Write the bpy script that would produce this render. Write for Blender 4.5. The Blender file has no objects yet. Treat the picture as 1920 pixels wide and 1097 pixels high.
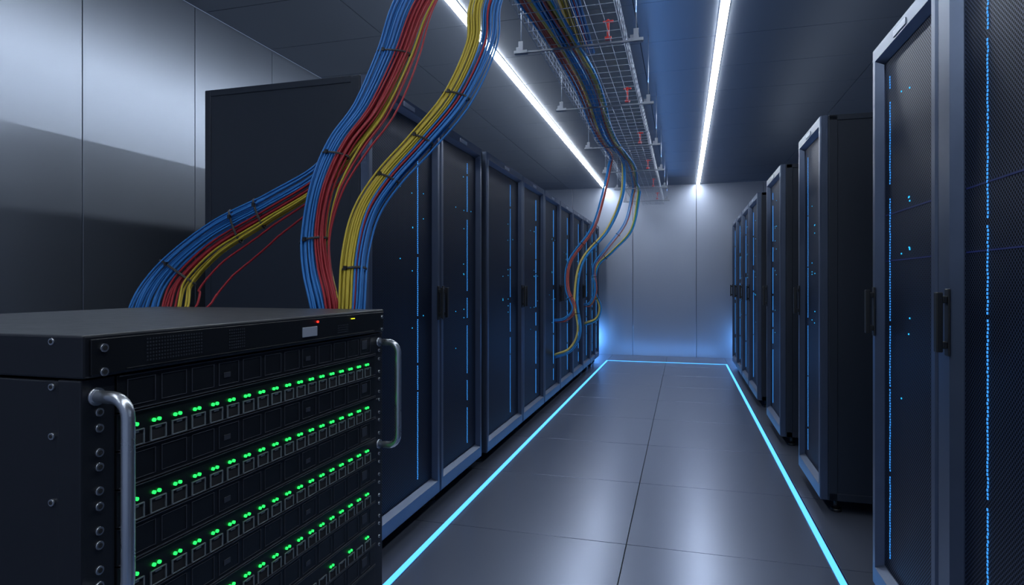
import bpy, math, random
from mathutils import Vector
random.seed(7)
sc = bpy.context.scene
sc.view_settings.view_transform = 'Standard'
sc.view_settings.look = 'None'
H = 1.22
COL = sc.collection

# ------------------------------------------------------------------ materials
def mat(name, col, metal=0.0, rough=0.5, nscale=8.0, namt=0.15, stretch=(1,1,1), ramt=0.1, bump=0.0, spec=0.5, coat=0.0):
    m = bpy.data.materials.new(name); m.use_nodes = True
    nt = m.node_tree; b = nt.nodes['Principled BSDF']
    b.inputs['Metallic'].default_value = metal
    b.inputs['Specular IOR Level'].default_value = spec
    b.inputs['Coat Weight'].default_value = coat
    tc = nt.nodes.new('ShaderNodeTexCoord'); mp = nt.nodes.new('ShaderNodeMapping')
    mp.inputs['Scale'].default_value = stretch
    nz = nt.nodes.new('ShaderNodeTexNoise'); nz.inputs['Scale'].default_value = nscale; nz.inputs['Detail'].default_value = 4
    nt.links.new(tc.outputs['Object'], mp.inputs['Vector']); nt.links.new(mp.outputs['Vector'], nz.inputs['Vector'])
    rp = nt.nodes.new('ShaderNodeMapRange')
    rp.inputs['To Min'].default_value = 1-namt; rp.inputs['To Max'].default_value = 1+namt
    nt.links.new(nz.outputs['Fac'], rp.inputs['Value'])
    vm = nt.nodes.new('ShaderNodeVectorMath'); vm.operation = 'SCALE'
    vm.inputs[0].default_value = col[:3]
    nt.links.new(rp.outputs['Result'], vm.inputs['Scale'])
    nt.links.new(vm.outputs['Vector'], b.inputs['Base Color'])
    rr = nt.nodes.new('ShaderNodeMapRange')
    rr.inputs['To Min'].default_value = max(.02, rough*(1-ramt)); rr.inputs['To Max'].default_value = min(1, rough*(1+ramt))
    nt.links.new(nz.outputs['Fac'], rr.inputs['Value']); nt.links.new(rr.outputs['Result'], b.inputs['Roughness'])
    if bump > 0:
        bp = nt.nodes.new('ShaderNodeBump'); bp.inputs['Strength'].default_value = bump; bp.inputs['Distance'].default_value = .002
        nt.links.new(nz.outputs['Fac'], bp.inputs['Height']); nt.links.new(bp.outputs['Normal'], b.inputs['Normal'])
    return m

def emi(name, col, s):
    m = bpy.data.materials.new(name); m.use_nodes = True
    nt = m.node_tree; b = nt.nodes['Principled BSDF']
    b.inputs['Base Color'].default_value = (*[c*.3 for c in col], 1)
    b.inputs['Emission Color'].default_value = (*col, 1)
    b.inputs['Emission Strength'].default_value = s
    return m

def meshmat(name, scale, hole, metalc):
    m = bpy.data.materials.new(name); m.use_nodes = True
    nt = m.node_tree; b = nt.nodes['Principled BSDF']
    b.inputs['Metallic'].default_value = .5; b.inputs['Roughness'].default_value = .42
    tc = nt.nodes.new('ShaderNodeTexCoord'); sp = nt.nodes.new('ShaderNodeSeparateXYZ'); cb = nt.nodes.new('ShaderNodeCombineXYZ')
    nt.links.new(tc.outputs['Object'], sp.inputs[0]); nt.links.new(sp.outputs['Y'], cb.inputs['X']); nt.links.new(sp.outputs['Z'], cb.inputs['Y'])
    mp = nt.nodes.new('ShaderNodeMapping'); mp.inputs['Rotation'].default_value = (0, 0, math.radians(45)); mp.inputs['Scale'].default_value = (scale,)*3
    vo = nt.nodes.new('ShaderNodeTexVoronoi'); vo.voronoi_dimensions = '2D'; vo.inputs['Randomness'].default_value = 0; vo.inputs['Scale'].default_value = 1
    nt.links.new(cb.outputs[0], mp.inputs['Vector']); nt.links.new(mp.outputs[0], vo.inputs['Vector'])
    cr = nt.nodes.new('ShaderNodeValToRGB')
    cr.color_ramp.elements[0].position = .36; cr.color_ramp.elements[0].color = (*hole, 1)
    cr.color_ramp.elements[1].position = .46; cr.color_ramp.elements[1].color = (*metalc, 1)
    nt.links.new(vo.outputs['Distance'], cr.inputs[0]); nt.links.new(cr.outputs[0], b.inputs['Base Color'])
    sr = nt.nodes.new('ShaderNodeMapRange'); sr.inputs['From Min'].default_value=.36; sr.inputs['From Max'].default_value=.46
    sr.inputs['To Min'].default_value=.0; sr.inputs['To Max'].default_value=.6
    nt.links.new(vo.outputs['Distance'], sr.inputs['Value']); nt.links.new(sr.outputs['Result'], b.inputs['Specular IOR Level'])
    return m

M = {}
M['wall'] = mat('brushed_wall_panel', (.36,.405,.485), .88, .36, 3, .04, (1,1,.25), .06)
M['backwall'] = mat('satin_wall_panel', (.35,.39,.48), .88, .37, 3, .04, (1,1,.25), .05)
M['seam'] = mat('seam_dark', (.01,.011,.014), 0, .8)
M['floor'] = mat('floor_tile', (.23,.265,.36), .78, .28, 1.2, .03, (1,.5,1), .02)
M['ceil'] = mat('ceiling_panel', (.16,.18,.225), .4, .42, 2, .03, (1,1,1), .03)
M['rack'] = mat('black_powder_coat', (.012,.018,.031), .1, .5, 30, .12)
M['frame'] = mat('gunmetal_frame', (.11,.14,.21), .75, .34, 12, .08)
M['dark'] = mat('dark_plastic', (.008,.009,.011), 0, .45)
M['screen'] = meshmat('perforated_door', 110, (.0012,.002,.006), (.03,.048,.1))
M['cyan'] = emi('cyan_led', (.06,.32,.8), 2.6)
M['rackled'] = emi('rack_blue_led', (.035,.26,.75), 1.35)
M['edge_glow'] = emi('dim_blue_edge_glow', (.01,.03,.25), .12)  # faint glow painted on server edges, not a lamp
M['dot'] = emi('cyan_dot', (.02,.5,1), 1.2)
M['lamp'] = emi('white_lamp', (.86,.93,1), 38)
M['green'] = emi('green_led', (.015,1,.1), 2.2)
M['red_led'] = emi('red_led', (1,.02,.01), 3)
M['yel_led'] = emi('yellow_led', (.8,.8,.02), 2)
M['chassis'] = mat('chassis_black', (.018,.021,.029), .35, .42, 60, .12, (1,1,1), .12)
M['card'] = mat('card_black', (.012,.014,.018), .3, .36, 60, .15)
M['cardline'] = mat('card_ridge', (.05,.056,.072), .3, .4, 60, .15)
M['port'] = mat('port_metal', (.24,.28,.3), .3, .36)
M['steel'] = mat('satin_steel', (.55,.58,.63), .9, .28, 40, .06)
M['wire'] = mat('zinc_wire', (.4,.45,.55), .6, .35)
M['bracket'] = mat('bracket_white', (.28,.31,.37), .4, .45)
M['redp'] = mat('red_plastic', (.6,.03,.03), 0, .4)
M['tag'] = mat('tag_grey', (.45,.49,.58), .2, .4)
M['blue'] = mat('cable_blue', (.016,.135,.40), 0, .55, 20, .1, spec=.25)
M['red'] = mat('cable_red', (.26,.012,.022), 0, .55, 20, .1, spec=.25)
M['yellow'] = mat('cable_yellow', (.40,.31,.03), 0, .55, 20, .1, spec=.25)
M['blue_t'] = mat('tray_cable_blue_brightened', (.05,.3,.7), 0, .5, 20, .1, spec=.3)  # tray cable colours brightened to stand in for light missing up there
M['red_t'] = mat('tray_cable_red_brightened', (.5,.12,.1), 0, .5, 20, .1, spec=.3)
M['yellow_t'] = mat('tray_cable_yellow_brightened', (.7,.58,.18), 0, .5, 20, .1, spec=.3)
M['green_t'] = mat('tray_cable_green_brightened', (.12,.5,.22), 0, .5, 20, .1, spec=.3)
M['tie'] = mat('tie_black', (.01,.01,.012), 0, .5)

# ------------------------------------------------------------------ mesh builder
class MB:
    def __init__(s): s.v=[]; s.f=[]; s.m=[]; s.sm=[]
    def box(s,x0,x1,y0,y1,z0,z1,mi=0):
        o=len(s.v)
        s.v += [(x0,y0,z0),(x1,y0,z0),(x1,y1,z0),(x0,y1,z0),(x0,y0,z1),(x1,y0,z1),(x1,y1,z1),(x0,y1,z1)]
        for q in ((0,3,2,1),(4,5,6,7),(0,1,5,4),(1,2,6,5),(2,3,7,6),(3,0,4,7)):
            s.f.append(tuple(o+i for i in q)); s.m.append(mi); s.sm.append(False)
        return s
    def tube(s,pts,r,n=8,mi=0,ref=(1,0,-.3),smooth=True,closed=False):
        pts=[Vector(p) for p in pts]; o=len(s.v); N=len(pts); ref=Vector(ref)
        for i,p in enumerate(pts):
            if closed: t=(pts[(i+1)%N]-pts[i-1]).normalized()
            else: t=(pts[min(i+1,N-1)]-pts[max(i-1,0)]).normalized()
            a=ref-ref.dot(t)*t
            if a.length<1e-3: a=Vector((0.1,1,0.2))-Vector((0.1,1,0.2)).dot(t)*t
            a.normalize(); b=t.cross(a)
            for k in range(n):
                w=2*math.pi*k/n; s.v.append(tuple(p+a*(r*math.cos(w))+b*(r*math.sin(w))))
        for i in range(N if closed else N-1):
            j=(i+1)%N
            for k in range(n):
                k2=(k+1)%n
                s.f.append((o+i*n+k,o+i*n+k2,o+j*n+k2,o+j*n+k)); s.m.append(mi); s.sm.append(smooth)
        if not closed:
            s.f.append(tuple(o+k for k in range(n))[::-1]); s.m.append(mi); s.sm.append(False)
            s.f.append(tuple(o+(N-1)*n+k for k in range(n))); s.m.append(mi); s.sm.append(False)
        return s
    def cyl(s,p0,p1,r,n=16,mi=0,smooth=True):
        d=Vector(p1)-Vector(p0)
        ref=(0,0,1) if abs(d.normalized().z)<.9 else (1,0,0)
        return s.tube([p0,p1],r,n,mi,ref,smooth)
    def obj(s,name,mats,parent=None,loc=(0,0,0),rot=0,bevel=0,seg=2):
        me=bpy.data.meshes.new(name); me.from_pydata(s.v,[],s.f); me.update()
        if not isinstance(mats,(list,tuple)): mats=[mats]
        for m in mats: me.materials.append(m)
        me.polygons.foreach_set('material_index',s.m); me.polygons.foreach_set('use_smooth',s.sm)
        ob=bpy.data.objects.new(name,me); COL.objects.link(ob)
        ob.location=loc; ob.rotation_euler=(0,0,rot)
        if parent: ob.parent=parent
        if bevel:
            bv=ob.modifiers.new('bevel','BEVEL'); bv.width=bevel; bv.segments=seg; bv.limit_method='ANGLE'; bv.angle_limit=math.radians(50)
        return ob

def empty(name,loc,label,cat,rot=0,group=None):
    e=bpy.data.objects.new(name,None); e.empty_display_size=.1; e.location=loc; e.rotation_euler=(0,0,rot)
    COL.objects.link(e); e['label']=label; e['category']=cat
    if group: e['group']=group
    return e
def struct(o): o['kind']='structure'; return o

# ------------------------------------------------------------------ room
XL,XR,YB,ZC,YN = -2.77,2.3,10.4,2.85,-2.6
TILE=.9
b=MB(); b.box(XL,XR,YN,YB,-.06,-.012,1)
g=.0022
x=-.255-TILE*3
while x<XR:
    y=2.863-TILE*7
    while y<YB:
        x0,x1,y0,y1=max(x,XL)+g,min(x+TILE,XR)-g,max(y,YN)+.0024,min(y+TILE,YB)-.0024
        if x1-x0>.02 and y1-y0>.02: b.box(x0,x1,y0,y1,-.012,0)
        y+=TILE
    x+=TILE
struct(b.obj('floor',[M['floor'],M['seam']],bevel=.0005,seg=1))
b=MB(); b.box(XL,XR,YN,YB,ZC+.012,ZC+.06,1)
xs=[XL,-1.9,-.28,1.34,XR]; 
for i in range(4):
    y=YN+.2
    while y<YB:
        b.box(xs[i]+g,xs[i+1]-g,y+g,min(y+.6,YB)-g,ZC,ZC+.012); y+=.6
struct(b.obj('ceiling',[M['ceil'],M['seam']],bevel=.0015,seg=1))
b=MB(); b.box(XL-.08,XL-.012,YN,YB,0,ZC,1)
y=2.229-.695*7
while y<YB:
    b.box(XL-.012,XL,max(y,YN)+g,min(y+.695,YB)-g,0.0,ZC); y+=.695
struct(b.obj('wall_left',[M['wall'],M['seam']],bevel=.002,seg=2))
b=MB(); b.box(XR+.012,XR+.08,YN,YB,0,ZC,1)
y=YN
while y<YB:
    b.box(XR,XR+.012,y+g,min(y+.695,YB)-g,0,ZC); y+=.695
struct(b.obj('wall_right',[M['wall'],M['seam']],bevel=.002))
b=MB(); b.box(XL,XR,YB+.012,YB+.08,0,ZC,1)
x=.21-1.03*3
while x<XR:
    x0,x1=max(x,XL)+g*1.4,min(x+1.03,XR)-g*1.4
    b.box(x0,x1,YB,YB+.012,0,ZC); x+=1.03
struct(b.obj('wall_back',[M['backwall'],M['seam']],bevel=.002))

# ceiling light bars
for x,lab in ((-1.285,'long white linear light bar on the ceiling above the racks'),(.235,'long white linear light bar on the ceiling over the aisle')):
    e=empty('ceiling_light_bar',(x,3.8,ZC),lab,'ceiling light',group='linear ceiling lights')
    MB().box(-.03,.03,-6.3,6.55,-.005,0).obj('housing',M['frame'],e,bevel=.001)
    MB().box(-.024,.024,-6.28,6.53,-.015,-.0052).obj('diffuser',M['lamp'],e)
def strip(lab,box):
    x0,x1,y0,y1=box
    e=empty('floor_light_strip',((x0+x1)/2,(y0+y1)/2,0),lab,'light strip',group='glowing floor strips')
    hx,hy=(x1-x0)/2,(y1-y0)/2
    MB().box(-hx-.004,hx+.004,-hy-.004,hy+.004,0,.003).obj('channel',M['frame'],e)
    MB().box(-hx,hx,-hy,hy,.003,.007).obj('glowing_diffuser',M['cyan'],e)
strip('long cyan glowing light strip in floor beside racks',(-1.163,-1.137,-1.5,9.53))
strip('long cyan glowing light strip in floor beside racks',(.610,.636,-1.5,9.53))
strip('short cyan glowing light strip across the aisle end',(-1.163,.636,9.545,9.575))

# ------------------------------------------------------------------ server racks
ZB,ZT=.07,2.11
def rack(X,y0,w,flip,hside,idx,lab):
    D=.84
    loc=(X,y0+w if flip else y0,0)
    e=empty('server_rack',loc,lab,'server rack',rot=math.pi if flip else 0,group='server racks beside the aisle')
    w2=w-.006
    b=MB()
    b.box(-D+.01,-.05,.006,w2-.004,ZB+.01,ZT-.012)
    b.box(-D,-.042,0.003,w2,ZT-.03,ZT); b.box(-D,-.042,.003,w2,ZB,ZB+.04)
    for yy in ((.002,.03),(w2-.03,w2)):
        b.box(-.085,-.04,yy[0],yy[1],ZB,ZT-.001); b.box(-D-.001,-D+.03,yy[0],yy[1],ZB,ZT-.001)
    b.obj('body',M['rack'],e,bevel=.003)
    st,tr,br=.052,.07,.09
    near = flip and idx<2
    sf = .1 if (flip and idx==0) else st       # stile beside the handle
    d=MB(); f0,f1=-.038,0
    Y0,Y1=.005,w2-.003; Z0,Z1=ZB+.002,ZT
    o=len(d.v)
    def ring(x,a,i,j,k): return [(x,Y0+a,Z0+j),(x,Y1-i,Z0+j),(x,Y1-i,Z1-k),(x,Y0+a,Z1-k)]
    rings=[ring(f0,0,0,0,0),ring(f1-.006,0,0,0,0),ring(f1,.006,.006,.006,.004),ring(f1,sf-.02,st-.02,br-.02,tr-.02),ring(f1-.026,sf,st,br,tr),ring(f0,sf,st,br,tr)]
    for r in rings: d.v+=r
    for i in range(len(rings)):
        j=(i+1)%len(rings)
        for k in range(4):
            k2=(k+1)%4
            d.f.append((o+i*4+k,o+i*4+k2,o+j*4+k2,o+j*4+k)); d.m.append(0); d.sm.append(False)
    door=d.obj('door',M['frame'],e)
    MB().box(-.036,-.029,Y0+sf-.002,Y1-st+.002,Z0+br-.002,Z1-tr+.002).obj('perforated_panel',M['screen'],door)
    fy=w*(.24 if flip else .70); 
    if near: fy=(.232,.115)[idx]
    L=MB(); z=Z0+br+.05
    fine = near or (not flip and idx<3) or (flip and idx==2)
    while z<Z1-tr-.08:
        ln=random.choice((.12,.3,.45,.22)); z2=min(z+ln,Z1-tr-.06)
        if fine:
            zz=z; hw=.0025 if near else .0035
            while zz<z2:
                oy=random.choice((-.0016,0,.0016)) if near else random.choice((-.001,0,.001)); L.box(-.029,-.0272,fy-hw+oy,fy+hw+oy,zz,zz+.0065); zz+=.0098
        else: L.box(-.029,-.0265,fy-.004,fy+.004,z,z2)
        z=z2+random.choice((.01,.02,.05))
    lo=L.obj('light_strip',M['rackled'],door)
    if fine: lo['kind']='stuff'
    I=MB()
    for n in range(12):
        zz=random.choice((1.0,1.05,1.1,1.28,1.33,1.5,1.56,1.68,.82,1.88))+random.uniform(-.01,.01)
        yy=random.choice((fy-.06,fy-.065,fy-.07,fy+.07,fy-.2)) if not flip else random.choice((fy+.12,fy+.19,fy+.2,fy+.195))
        if not(Y0+st+.01<yy<Y1-st-.01): continue
        I.box(-.029,-.0268,yy-.0025,yy+.0025,zz-.0025,zz+.0025)
    if I.v: I.obj('indicator_lights',M['dot'],door)['kind']='stuff'
    if near:
        for zz in (1.3,1.47):
            MB().box(-.029,-.0275,Y0+sf+.01,Y1-st-.01,zz,zz+.004).obj('server_edge_glow',M['edge_glow'],door)  # server edges behind the mesh, blue light on them put in as emission
    hy=w2-.03 if hside else (.078 if flip and idx==0 else .032)
    hb=MB().box(0,.005,hy-.014,hy+.014,1.02,1.205).box(.005,.018,hy-.01,hy+.01,1.04,1.06).box(.005,.018,hy-.01,hy+.01,1.165,1.185)
    hb.box(.016,.032,hy-.011,hy+.011,1.03,1.195)
    hb.obj('handle',M['dark'],door,bevel=.004)
    MB().box(0,.003,w/2-.06,w/2+.06,ZT-.042,ZT-.02).obj('nameplate',M['tag'],door,bevel=.001)['label']='small pale nameplate'
    for fx in (-.09,-D+.07):
        for fy2 in (.06,w2-.06):
            MB().cyl((fx,fy2,.0),(fx,fy2,.016),.026,14).cyl((fx,fy2,.016),(fx,fy2,ZB),.012,10).obj('foot',M['dark'],e)
    return e
LX=[(2.30,.80,1),(3.10,.715,0),(3.88,.95,1),(4.83,.81,0),(5.64,.77,1),(6.41,.79,0),(7.20,.76,1),(7.96,.65,0),(8.61,.5,1),(9.11,.42,0)]
for i,(y,w,h) in enumerate(LX):
    rack(-1.285 if i<2 else -1.272,y,w,False,h,i,'black server rack with side panel showing, perforated door, blue light' if i==0 else 'tall black server rack with gunmetal framed perforated door, blue light')
for i,(y,w) in enumerate([(1.16,.84),(2.0,.62),(3.53,.64),(4.9,.79),(6.36,.8),(7.2,.76),(8.0,.74),(8.76,.74)]):
    rack(.70,y,w,True,0,i,'tall black server rack with honeycomb mesh door and blue lights' if i<2 else 'freestanding tall black server rack with narrow framed door, blue light')

# ------------------------------------------------------------------ network chassis
CX,CY0,CY1,CZ=-.5,.4025,.95,1.1745
ch=empty('network_switch_cabinet',(-.74,.676,0),'black network switch cabinet with green port lights and steel handles','network switch')
OX,OY=-.74,.676
def cobj(b,name,m,parent=ch,bevel=0):
    o=b.obj(name,m,parent,bevel=bevel)
    if parent is ch: o.location=(-OX,-OY,0)
    return o
b=MB(); b.box(-.98,-.512,CY0+.001,CY1-.001,0,1.134); b.box(-.53,-.503,CY0+.0005,CY0+.034,.02,1.135); b.box(-.53,-.503,CY1-.028,CY1,.02,1.135)
cobj(b,'housing',M['chassis'],bevel=.0015)
b=MB(); b.box(-.98,-.5,CY0,CY1,1.1362,CZ); cobj(b,'top_cover',M['chassis'],bevel=.0022)
top=cobj(MB().box(-.4998,-.4975,CY0+.006,CY1-.006,1.139,1.1705).box(-.4978,-.496,CY0+.04,CY1-.04,1.1405,1.1415),'top_unit_face',M['card'],bevel=.001)
def grill(y0,y1,z0,z1,p=.0034):
    gr=MB()
    y=y0
    while y<y1:
        z=z0
        while z<z1:
            gr.box(-.4975,-.4970,y,y+p*.5,z,z+p*.5); z+=p
        y+=p
    gr.obj('vent_grille',M['cardline'],top)['kind']='stuff'
grill(.465,.535,1.145,1.166); grill(.575,.6,1.145,1.166); grill(.80,.83,1.145,1.158)
MB().box(-.4975,-.496,.712,.746,1.146,1.1595).obj('label_plate',M['tag'],top,bevel=.0006)
MB().cyl((-.4975,.7474,1.1655),(-.4955,.7474,1.1655),.0014,10).obj('red_status_light',M['red_led'],top)
MB().box(-.4975,-.496,.838,.842,1.164,1.1652).box(-.4975,-.496,.845,.8465,1.164,1.1652).obj('yellow_status_light',M['yel_led'],top)
P=.0355
ztop=1.1345
def make_card(i):
    z1=ztop-P*i; z0=z1-P+.0014
    y0,y1=CY0+.0345,CY1-.0285
    b=MB().box(-.515,-.5015,y0,y1,z0,z1)
    isport = (i%2==1)
    if not isport:
        n=12
        for k in range(n):
            a=y0+.01+k*(y1-y0-.02)/n; ww=(y1-y0-.02)/n*.8
            b.box(-.5015,-.5008,a,a+ww,z0+.004,z0+.0048,1); b.box(-.5015,-.5008,a,a+ww,z1-.0053,z1-.0045,1)
            b.box(-.5015,-.5007,a,a+.001,z0+.004,z1-.0045,1)
            b.box(-.5015,-.5007,a+ww,a+ww+.001,z0+.004,z1-.0045,1)
            if k in (3,7): b.box(-.5015,-.5006,a+.008,a+.018,z0+.012,z0+.018,1)
        b.box(-.5015,-.5,y1-.045,y1-.03,z0+.012,z0+.026,1)
    b.box(-.5015,-.4995,y0+.001,y1-.001,z0,z0+.001,1)
    b.box(-.5015,-.4995,y0+.001,y1-.001,z1-.001,z1,1)
    c=b.obj('port_panel' if isport else 'blank_panel',[M['card'],M['cardline']],ch,bevel=.0004); c.location=(-OX,-OY,0)
    return c,z0,z1,isport
pm=MB()
pw,ph=.0094,.0075
t_=.0010
pm.box(0,.0018,-pw,pw,ph-t_,ph); pm.box(0,.0018,-pw,pw,-ph,-ph+t_); pm.box(0,.0018,-pw,-pw+t_,-ph,ph); pm.box(0,.0018,pw-t_,pw,-ph,ph)
pm.box(0,.0004,-pw,pw,-ph,ph,1); pm.box(.0004,.0012,-.0035,.0035,ph-.003,ph-.0008,0)
port0=pm.obj('ethernet_port',[M['port'],M['seam']])
led0=MB().cyl((0,-.0031,0),(.0020,-.0031,0),.0018,8).cyl((0,.0031,0),(.0020,.0031,0),.0018,8).obj('port_light',M['green'])
first=True
sparse={4:{17,15,13,10,8,3}}
for i in range(13):
    c,z0,z1,isport=make_card(i)
    if not isport or i>9: continue
    row=(i-1)//2
    for k in range(18):
        yy=.4537+k*.02584
        zl=H-.1343-.0712*row
        if first: p,l=port0,led0; first=False
        else:
            p=port0.copy(); COL.objects.link(p)
            l=None
        p.parent=c; p.location=(-.5015,yy+.002,zl-.0128)
        if row in sparse and k not in sparse[row]: continue
        if l is None: l=led0.copy(); COL.objects.link(l)
        l.parent=c; l.location=(-.5015,yy,zl)
b=MB().box(-.515,-.503,CY0+.0345,CY1-.0285,.05,ztop-13*P-.002); cobj(b,'lower_front_panel',M['card'],bevel=.001)
sm=MB().cyl((0,0,0),(.002,0,0),.0038,14,0).cyl((.002,0,0),(.0024,0,0),.0022,8,1)
scr0=sm.obj('screw',[M['steel'],M['seam']],ch); k=0
zs=[-.0576,-.079,-.1153,-.1296,-.1515,-.1643,-.1858,-.1996,-.2215,-.2344,-.2567,-.2705,-.2922,-.306,-.3277,-.3415,-.3632,-.377,-.399,-.412,-.434,-.448]
for yy in (.4198,.9365):
    for z in zs:
        s_=scr0 if k==0 else scr0.copy()
        if k: COL.objects.link(s_); s_.parent=ch
        s_.location=(-.503-OX if z<-.09 else -.4975-OX,yy-OY,H+z); k+=1
        if yy>.9: s_.scale=(1,.7,.7)
for z in (-.0485,-.0885,-.132,-.1905):
    s_=scr0.copy(); COL.objects.link(s_); s_.parent=ch; s_.rotation_euler=(0,0,-math.pi/2); s_.location=(-.5356-OX,CY0+.001-OY,H+z-.003); s_.scale=(1,.8,.8)
for yy in (.4175,.937):
    zt_,zb_=H-.101,H-.276; pts=[(-.506,yy,zt_)]
    R=.017; xo=-.467
    for a in range(0,7):
        w=a/6*math.pi/2; pts.append((xo-R+R*math.sin(w),yy,zt_-R+R*math.cos(w)))
    for a in range(0,7):
        w=a/6*math.pi/2; pts.append((xo-R+R*math.cos(w),yy,zb_+R-R*math.sin(w)))
    pts.append((-.506,yy,zb_))
    cobj(MB().tube(pts,.0056,18,ref=(0,1,0)).cyl((-.505,yy,zt_),(-.501,yy,zt_),.008,18).cyl((-.505,yy,zb_),(-.501,yy,zb_),.008,18),'handle',M['steel'])['label']='satin steel pull handle'

# ------------------------------------------------------------------ cable tray
ty0,ty1=1.75,9.45; tx0,tx1,tz=-.71,-.284,2.42
tray=empty('cable_tray',((tx0+tx1)/2,(ty0+ty1)/2,tz),'galvanised wire mesh cable tray hung from the ceiling','cable tray')
TO=Vector(tray.location)
b=MB()
y=ty0
while y<=ty1:
    b.tube([(tx0,y,tz+.1),(tx0,y,tz),(tx1,y,tz),(tx1,y,tz+.1)],.0019,5,ref=(0,1,0)); y+=.095
for x in [tx0+i*(tx1-tx0)/7 for i in range(8)]:
    b.cyl((x,ty0,tz-.003),(x,ty1,tz-.003),.0018,5)
for z in (.035,.07,.1):
    for x in (tx0,tx1): b.cyl((x,ty0,tz+z),(x,ty1,tz+z),.0025,5)
o=b.obj('wire_basket',M['wire'],tray); o.location=-TO
for y in (2.0,3.0,4.07,5.3,6.5,7.7,8.9):
    zb=tz-.022
    b=MB(); b.box(-.83,-.19,y-.005,y+.005,zb,zb+.002); b.box(-.83,-.19,y-.005,y-.003,zb,zb+.01)
    for x in (-.80,-.22):
        s_=.035
        b.box(x-s_,x+s_,y-.014,y+.014,zb-.003,zb-.0005); b.box(x-s_,x+s_,y-.014,y-.012,zb-.003,zb+.014); b.cyl((x,y,zb+.008),(x,y,zb+.03),.008,6)
        b.box(x-.012,x+.012,y-.012,y-.009,zb,zb+.06); b.box(x-.03,x-.004,y+.01,y+.013,zb,zb+.04)
    o=b.obj('support_bracket',M['bracket'],tray,bevel=.0006); o.location=-TO
    for x in (-.80,-.22):
        o2=MB().cyl((x,y,zb-.006),(x,y,ZC),.0027,8).obj('hanger_rod',M['wire'],tray); o2.location=-TO
    r=MB().box(-.362,-.35,y-.008,y+.008,tz+.015,tz+.1).box(-.38,-.33,y-.008,y+.008,tz+.085,tz+.094).box(-.372,-.34,y-.01,y+.01,tz,tz+.015)
    o3=r.obj('red_clamp',M['redp'],tray,bevel=.002); o3.location=-TO; o3['label']='red plastic clamp'

# ------------------------------------------------------------------ cables
def crom(pts,per=7):
    P=[Vector(p) for p in pts]; out=[]
    P=[P[0]*2-P[1]]+P+[P[-1]*2-P[-2]]
    for i in range(1,len(P)-2):
        for k in range(per):
            t=k/per; a,b_,c,d=P[i-1],P[i],P[i+1],P[i+2]
            out.append(.5*((2*b_)+(-a+c)*t+(2*a-5*b_+4*c-d)*t*t+(-a+3*b_-3*c+d)*t**3))
    out.append(P[-2]); return out
def bundle(lab,path,spread,depth,cols,r,ties=(),wob=.25,group='cable bundles',extras=(),exc=.6):
    ctr=crom(path); per=7
    base=ctr[-1]
    e=empty('cable_bundle',tuple(base),lab,'cables',group=group)
    ref=Vector((1,0,-.3)); fr=[]
    for i,p in enumerate(ctr):
        t=(ctr[min(i+1,len(ctr)-1)]-ctr[max(i-1,0)]).normalized()
        n=(ref-ref.dot(t)*t).normalized(); fr.append((n,t.cross(n)))
    def sp(arr,i):
        q=i/per; k=min(int(q),len(arr)-2); f=min(q-k,1); return arr[k]*(1-f)+arr[k+1]*f
    n=len(cols)
    items=[(c,-1+2*(j+.5)/n,((j*2)%3-1)) for j,c in enumerate(cols)]+list(extras)
    for j,(c,lat,dep) in enumerate(items):
        ex=j>=n
        p1,p2,p3=[random.uniform(0,6.28) for _ in range(3)]; w1=random.uniform(.05,.10)
        pts=[]
        for i,p in enumerate(ctr):
            A=sp(spread,i); B=sp(depth,i)
            lt=lat
            if ex: lt=1+(lat-1)*math.exp(-((i/len(ctr)-exc)/.17)**2)
            la=lt*A+wob*r*2.4*math.sin(i*w1+p1)+wob*r*.3*math.sin(i*.31+p2); de=dep*B+wob*r*2*math.sin(i*w1*1.3+p3)
            pts.append(p+fr[i][0]*la+fr[i][1]*de)
        o=MB().tube(pts,r,7).obj('cable',M[c],e); o.location=-base; o['label']=c.replace('_t','')+' network cable'
    for q in ties:
        i=int(q*per); A=sp(spread,i)+r*1.3; B=sp(depth,i)+r*2; p=ctr[i]; nn,bb=fr[i]; t=nn.cross(bb)
        mb=MB()
        for off in (-.0012,.0012):
            ring=[p+nn*A*math.cos(a*math.pi/12)+bb*B*math.sin(a*math.pi/12)+t*off for a in range(24)]
            mb.tube(ring,.0013 if r<.005 else .002,6,closed=True,ref=t)
        c0=p+nn*(-A*.5)+bb*B; mb.box(c0.x-.003,c0.x+.003,c0.y-.003,c0.y+.003,c0.z-.004,c0.z+.004)
        o=mb.obj('cable_tie',M['tie'],e); o.location=-base
    return e
Bl,Rd,Ye='blue','red','yellow'
A_top=[(-.60,3.1,2.452),(-.60,2.5,2.46),(-.62,2.0,2.40),(-.665,1.68,2.21),(-.678,1.45,1.96),(-.686,1.35,1.785),(-.698,1.25,1.627),(-.725,1.18,1.527)]
a1=A_top+[(-.733,1.12,1.424),(-.727,1.08,1.319),(-.696,1.04,1.242),(-.652,1.0,1.174),(-.63,.99,1.10),(-.62,.945,1.05)]
bundle('thick blue, red and yellow cable bundle dropping behind switch cabinet',a1,[.06,.06,.06,.056,.050,.042,.035,.032,.027,.026,.026,.026,.026,.025],[.006]*14,
  [Bl]*15+[Rd]*9+[Ye]*1+[Rd]*2,.0023,ties=(5.1,7.4,9.2,11.4),wob=.38,extras=[(Rd,1.8,0),(Rd,2.3,.5),(Ye,1.35,-.5)],exc=.52)
A2t=[(x,y+.022,z) for x,y,z in A_top]
a2=A2t+[(-.765,1.15,1.448),(-.871,1.12,1.381),(-.993,1.1,1.315),(-1.062,1.06,1.233),(-1.06,1.02,1.165),(-1.03,.99,1.09),(-.95,.965,1.03)]
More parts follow.
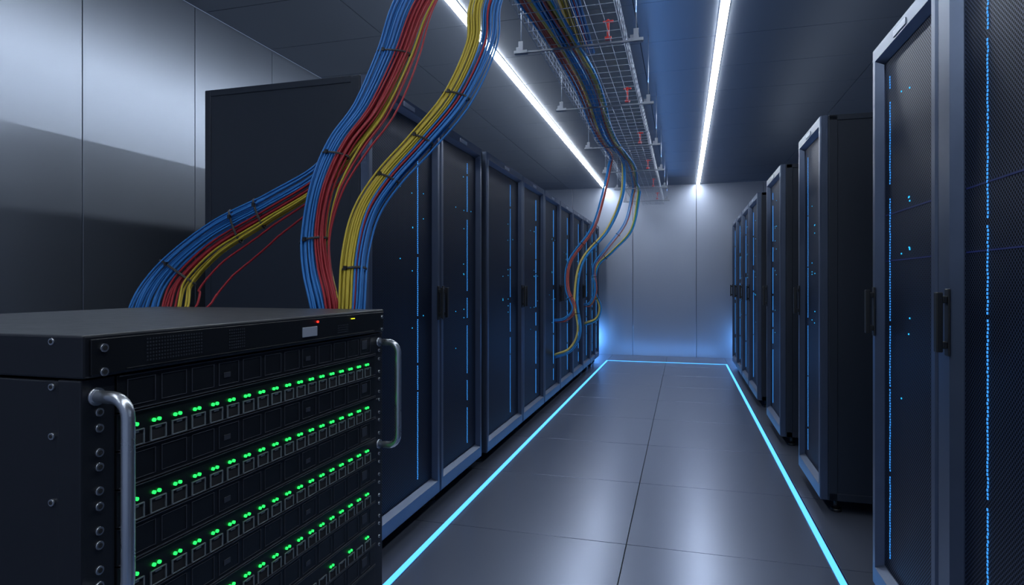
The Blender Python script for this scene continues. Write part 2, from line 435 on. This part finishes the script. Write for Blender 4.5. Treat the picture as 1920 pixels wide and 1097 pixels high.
bundle('blue, red and yellow cable bundle fanning out toward cabinet rear',a2,[.055,.055,.055,.05,.046,.04,.034,.03,.03,.033,.044,.058,.072,.062,.03],[.006]*15,
  [Bl]*12+[Rd]*6+[Ye]*5,.0023,ties=(9.2,9.7,10.9),wob=.38,extras=[(Rd,2.3,0),(Rd,1.5,.5)],exc=.70)
bp=[(-.5,3.2,2.452),(-.48,2.5,2.46),(-.46,2.05,2.42),(-.48,1.72,2.21),(-.497,1.5,1.959),(-.484,1.42,1.816),(-.509,1.32,1.656),(-.561,1.24,1.539),(-.609,1.17,1.443),(-.632,1.12,1.364),(-.621,1.06,1.273),(-.592,1.0,1.174),(-.585,.985,1.1),(-.575,.945,1.05)]
bundle('yellow, blue and red cable bundle curving down behind switch cabinet',bp,[.05,.05,.05,.046,.042,.037,.032,.029,.027,.025,.023,.022,.021,.02],[.006]*14,
  [Ye]*15+[Bl]*4+[Rd]*2+[Bl]*8,.0023,ties=(6.0,7.1,8.0,10.4),wob=.38,extras=[(Bl,1.4,0)],exc=.5)
def lane(x,y1):
    out=[]; y=1.9
    while y<y1-.5:
        out.append((x+.03*math.sin(y*2.2),y,2.44+.006*math.sin(y*3+x*9))); y+=.55
    return out
def drop(lab,x,pts,cols,r,grp='cable drops to racks'):
    pth=lane(x,pts[0][1])+pts
    bundle(lab,pth,[r*3.8]*len(pth),[r*.9]*len(pth),[c+'_t' for c in cols],r,ties=(len(pth)-5.5,len(pth)-3.5),wob=.4,group=grp)
Gr='green'
drop('blue and red cable drop plugged into a rack',-.66,[(-.67,5.85,2.445),(-.7,6.02,2.38),(-.772,6.05,2.076),(-.883,6.08,1.762),(-1.115,6.1,1.443),(-1.147,6.12,1.171),(-1.08,6.15,.963),(-1.17,6.18,.845),(-1.30,6.22,.82)],[Bl,Bl,Bl,Bl,Rd,Rd,Rd],.0055)
drop('yellow and blue cable drop plugged into a rack',-.61,[(-.59,5.95,2.445),(-.575,6.13,2.36),(-.598,6.15,2.083),(-.732,6.15,1.765),(-.992,6.15,1.444),(-1.058,6.15,1.061),(-1.03,6.18,.731),(-1.123,6.2,.534),(-1.30,6.22,.454)],[Ye,Ye,Ye,Bl,Bl,Bl,Bl],.0055)
drop('blue and red cable drop plugged into a rack',-.57,[(-.6,7.75,2.445),(-.63,7.93,2.36),(-.72,7.95,2.0),(-.96,7.95,1.67),(-1.13,8.0,1.44),(-1.12,8.05,1.13),(-1.19,8.1,.95),(-1.30,8.15,.92)],[Bl,Bl,Bl,Ye,Rd],.0062)
drop('yellow and blue cable drop plugged into a rack',-.53,[(-.55,7.95,2.445),(-.56,8.08,2.36),(-.649,8.1,1.93),(-.893,8.1,1.652),(-1.112,8.15,1.443),(-1.15,8.18,1.119),(-1.083,8.2,.902),(-1.134,8.2,.736),(-1.30,8.2,.66)],[Ye,Ye,Gr,Bl,Bl],.0062)

# ------------------------------------------------------------------ lights
def area(name,loc,rot,sx,sy,col,e,spread=180):
    l=bpy.data.lights.new(name,'AREA'); l.shape='RECTANGLE'; l.size=sx; l.size_y=sy; l.color=col; l.energy=e; l.spread=math.radians(spread)
    o=bpy.data.objects.new(name,l); COL.objects.link(o); o.location=loc; o.rotation_euler=rot; return o
area('ceiling_blue_fill',(-.22,5.5,2.54),(math.radians(180),math.radians(42),0),.02,8,(.18,.44,1),12,140)  # added lamp without a fixture, washes the ceiling blue
area('ceiling_fill',(-1.75,6.0,2.13),(math.radians(180),0,0),.3,7,(.7,.83,1),10)  # unseen fill lamps added above both rack rows to brighten the ceiling
area('ceiling_fill',(1.2,5.0,2.13),(math.radians(180),0,0),.3,7,(.7,.83,1),4)
for x,rz in ((-1.6,-50),(1.07,50)):
    area('wall_foot_fill',(x,9.88,.25),(math.radians(95),0,math.radians(rz)),.35,.35,(.15,.45,1),6)  # added lamps hidden behind the racks, make the blue glow in wall corners
area('end_strip_fill',(-.27,9.59,.02),(math.radians(115),0,0),1.75,.02,(.15,.45,1),1.5)  # unseen lamp added to strengthen the end strip's blue wash on the wall
w=bpy.data.worlds.new('w'); sc.world=w; w.use_nodes=True
bg=w.node_tree.nodes['Background']; bg.inputs[0].default_value=(.42,.55,.85,1); bg.inputs[1].default_value=.34

# ------------------------------------------------------------------ camera
cam=bpy.data.cameras.new('camera'); co=bpy.data.objects.new('camera',cam); COL.objects.link(co)
cam.sensor_width=36; cam.lens=36*1134/1920; cam.clip_start=.02; cam.shift_y=-17.5/1920
co.location=(0,0,H); co.rotation_euler=(math.radians(90),0,math.radians(15.8)); sc.camera=co
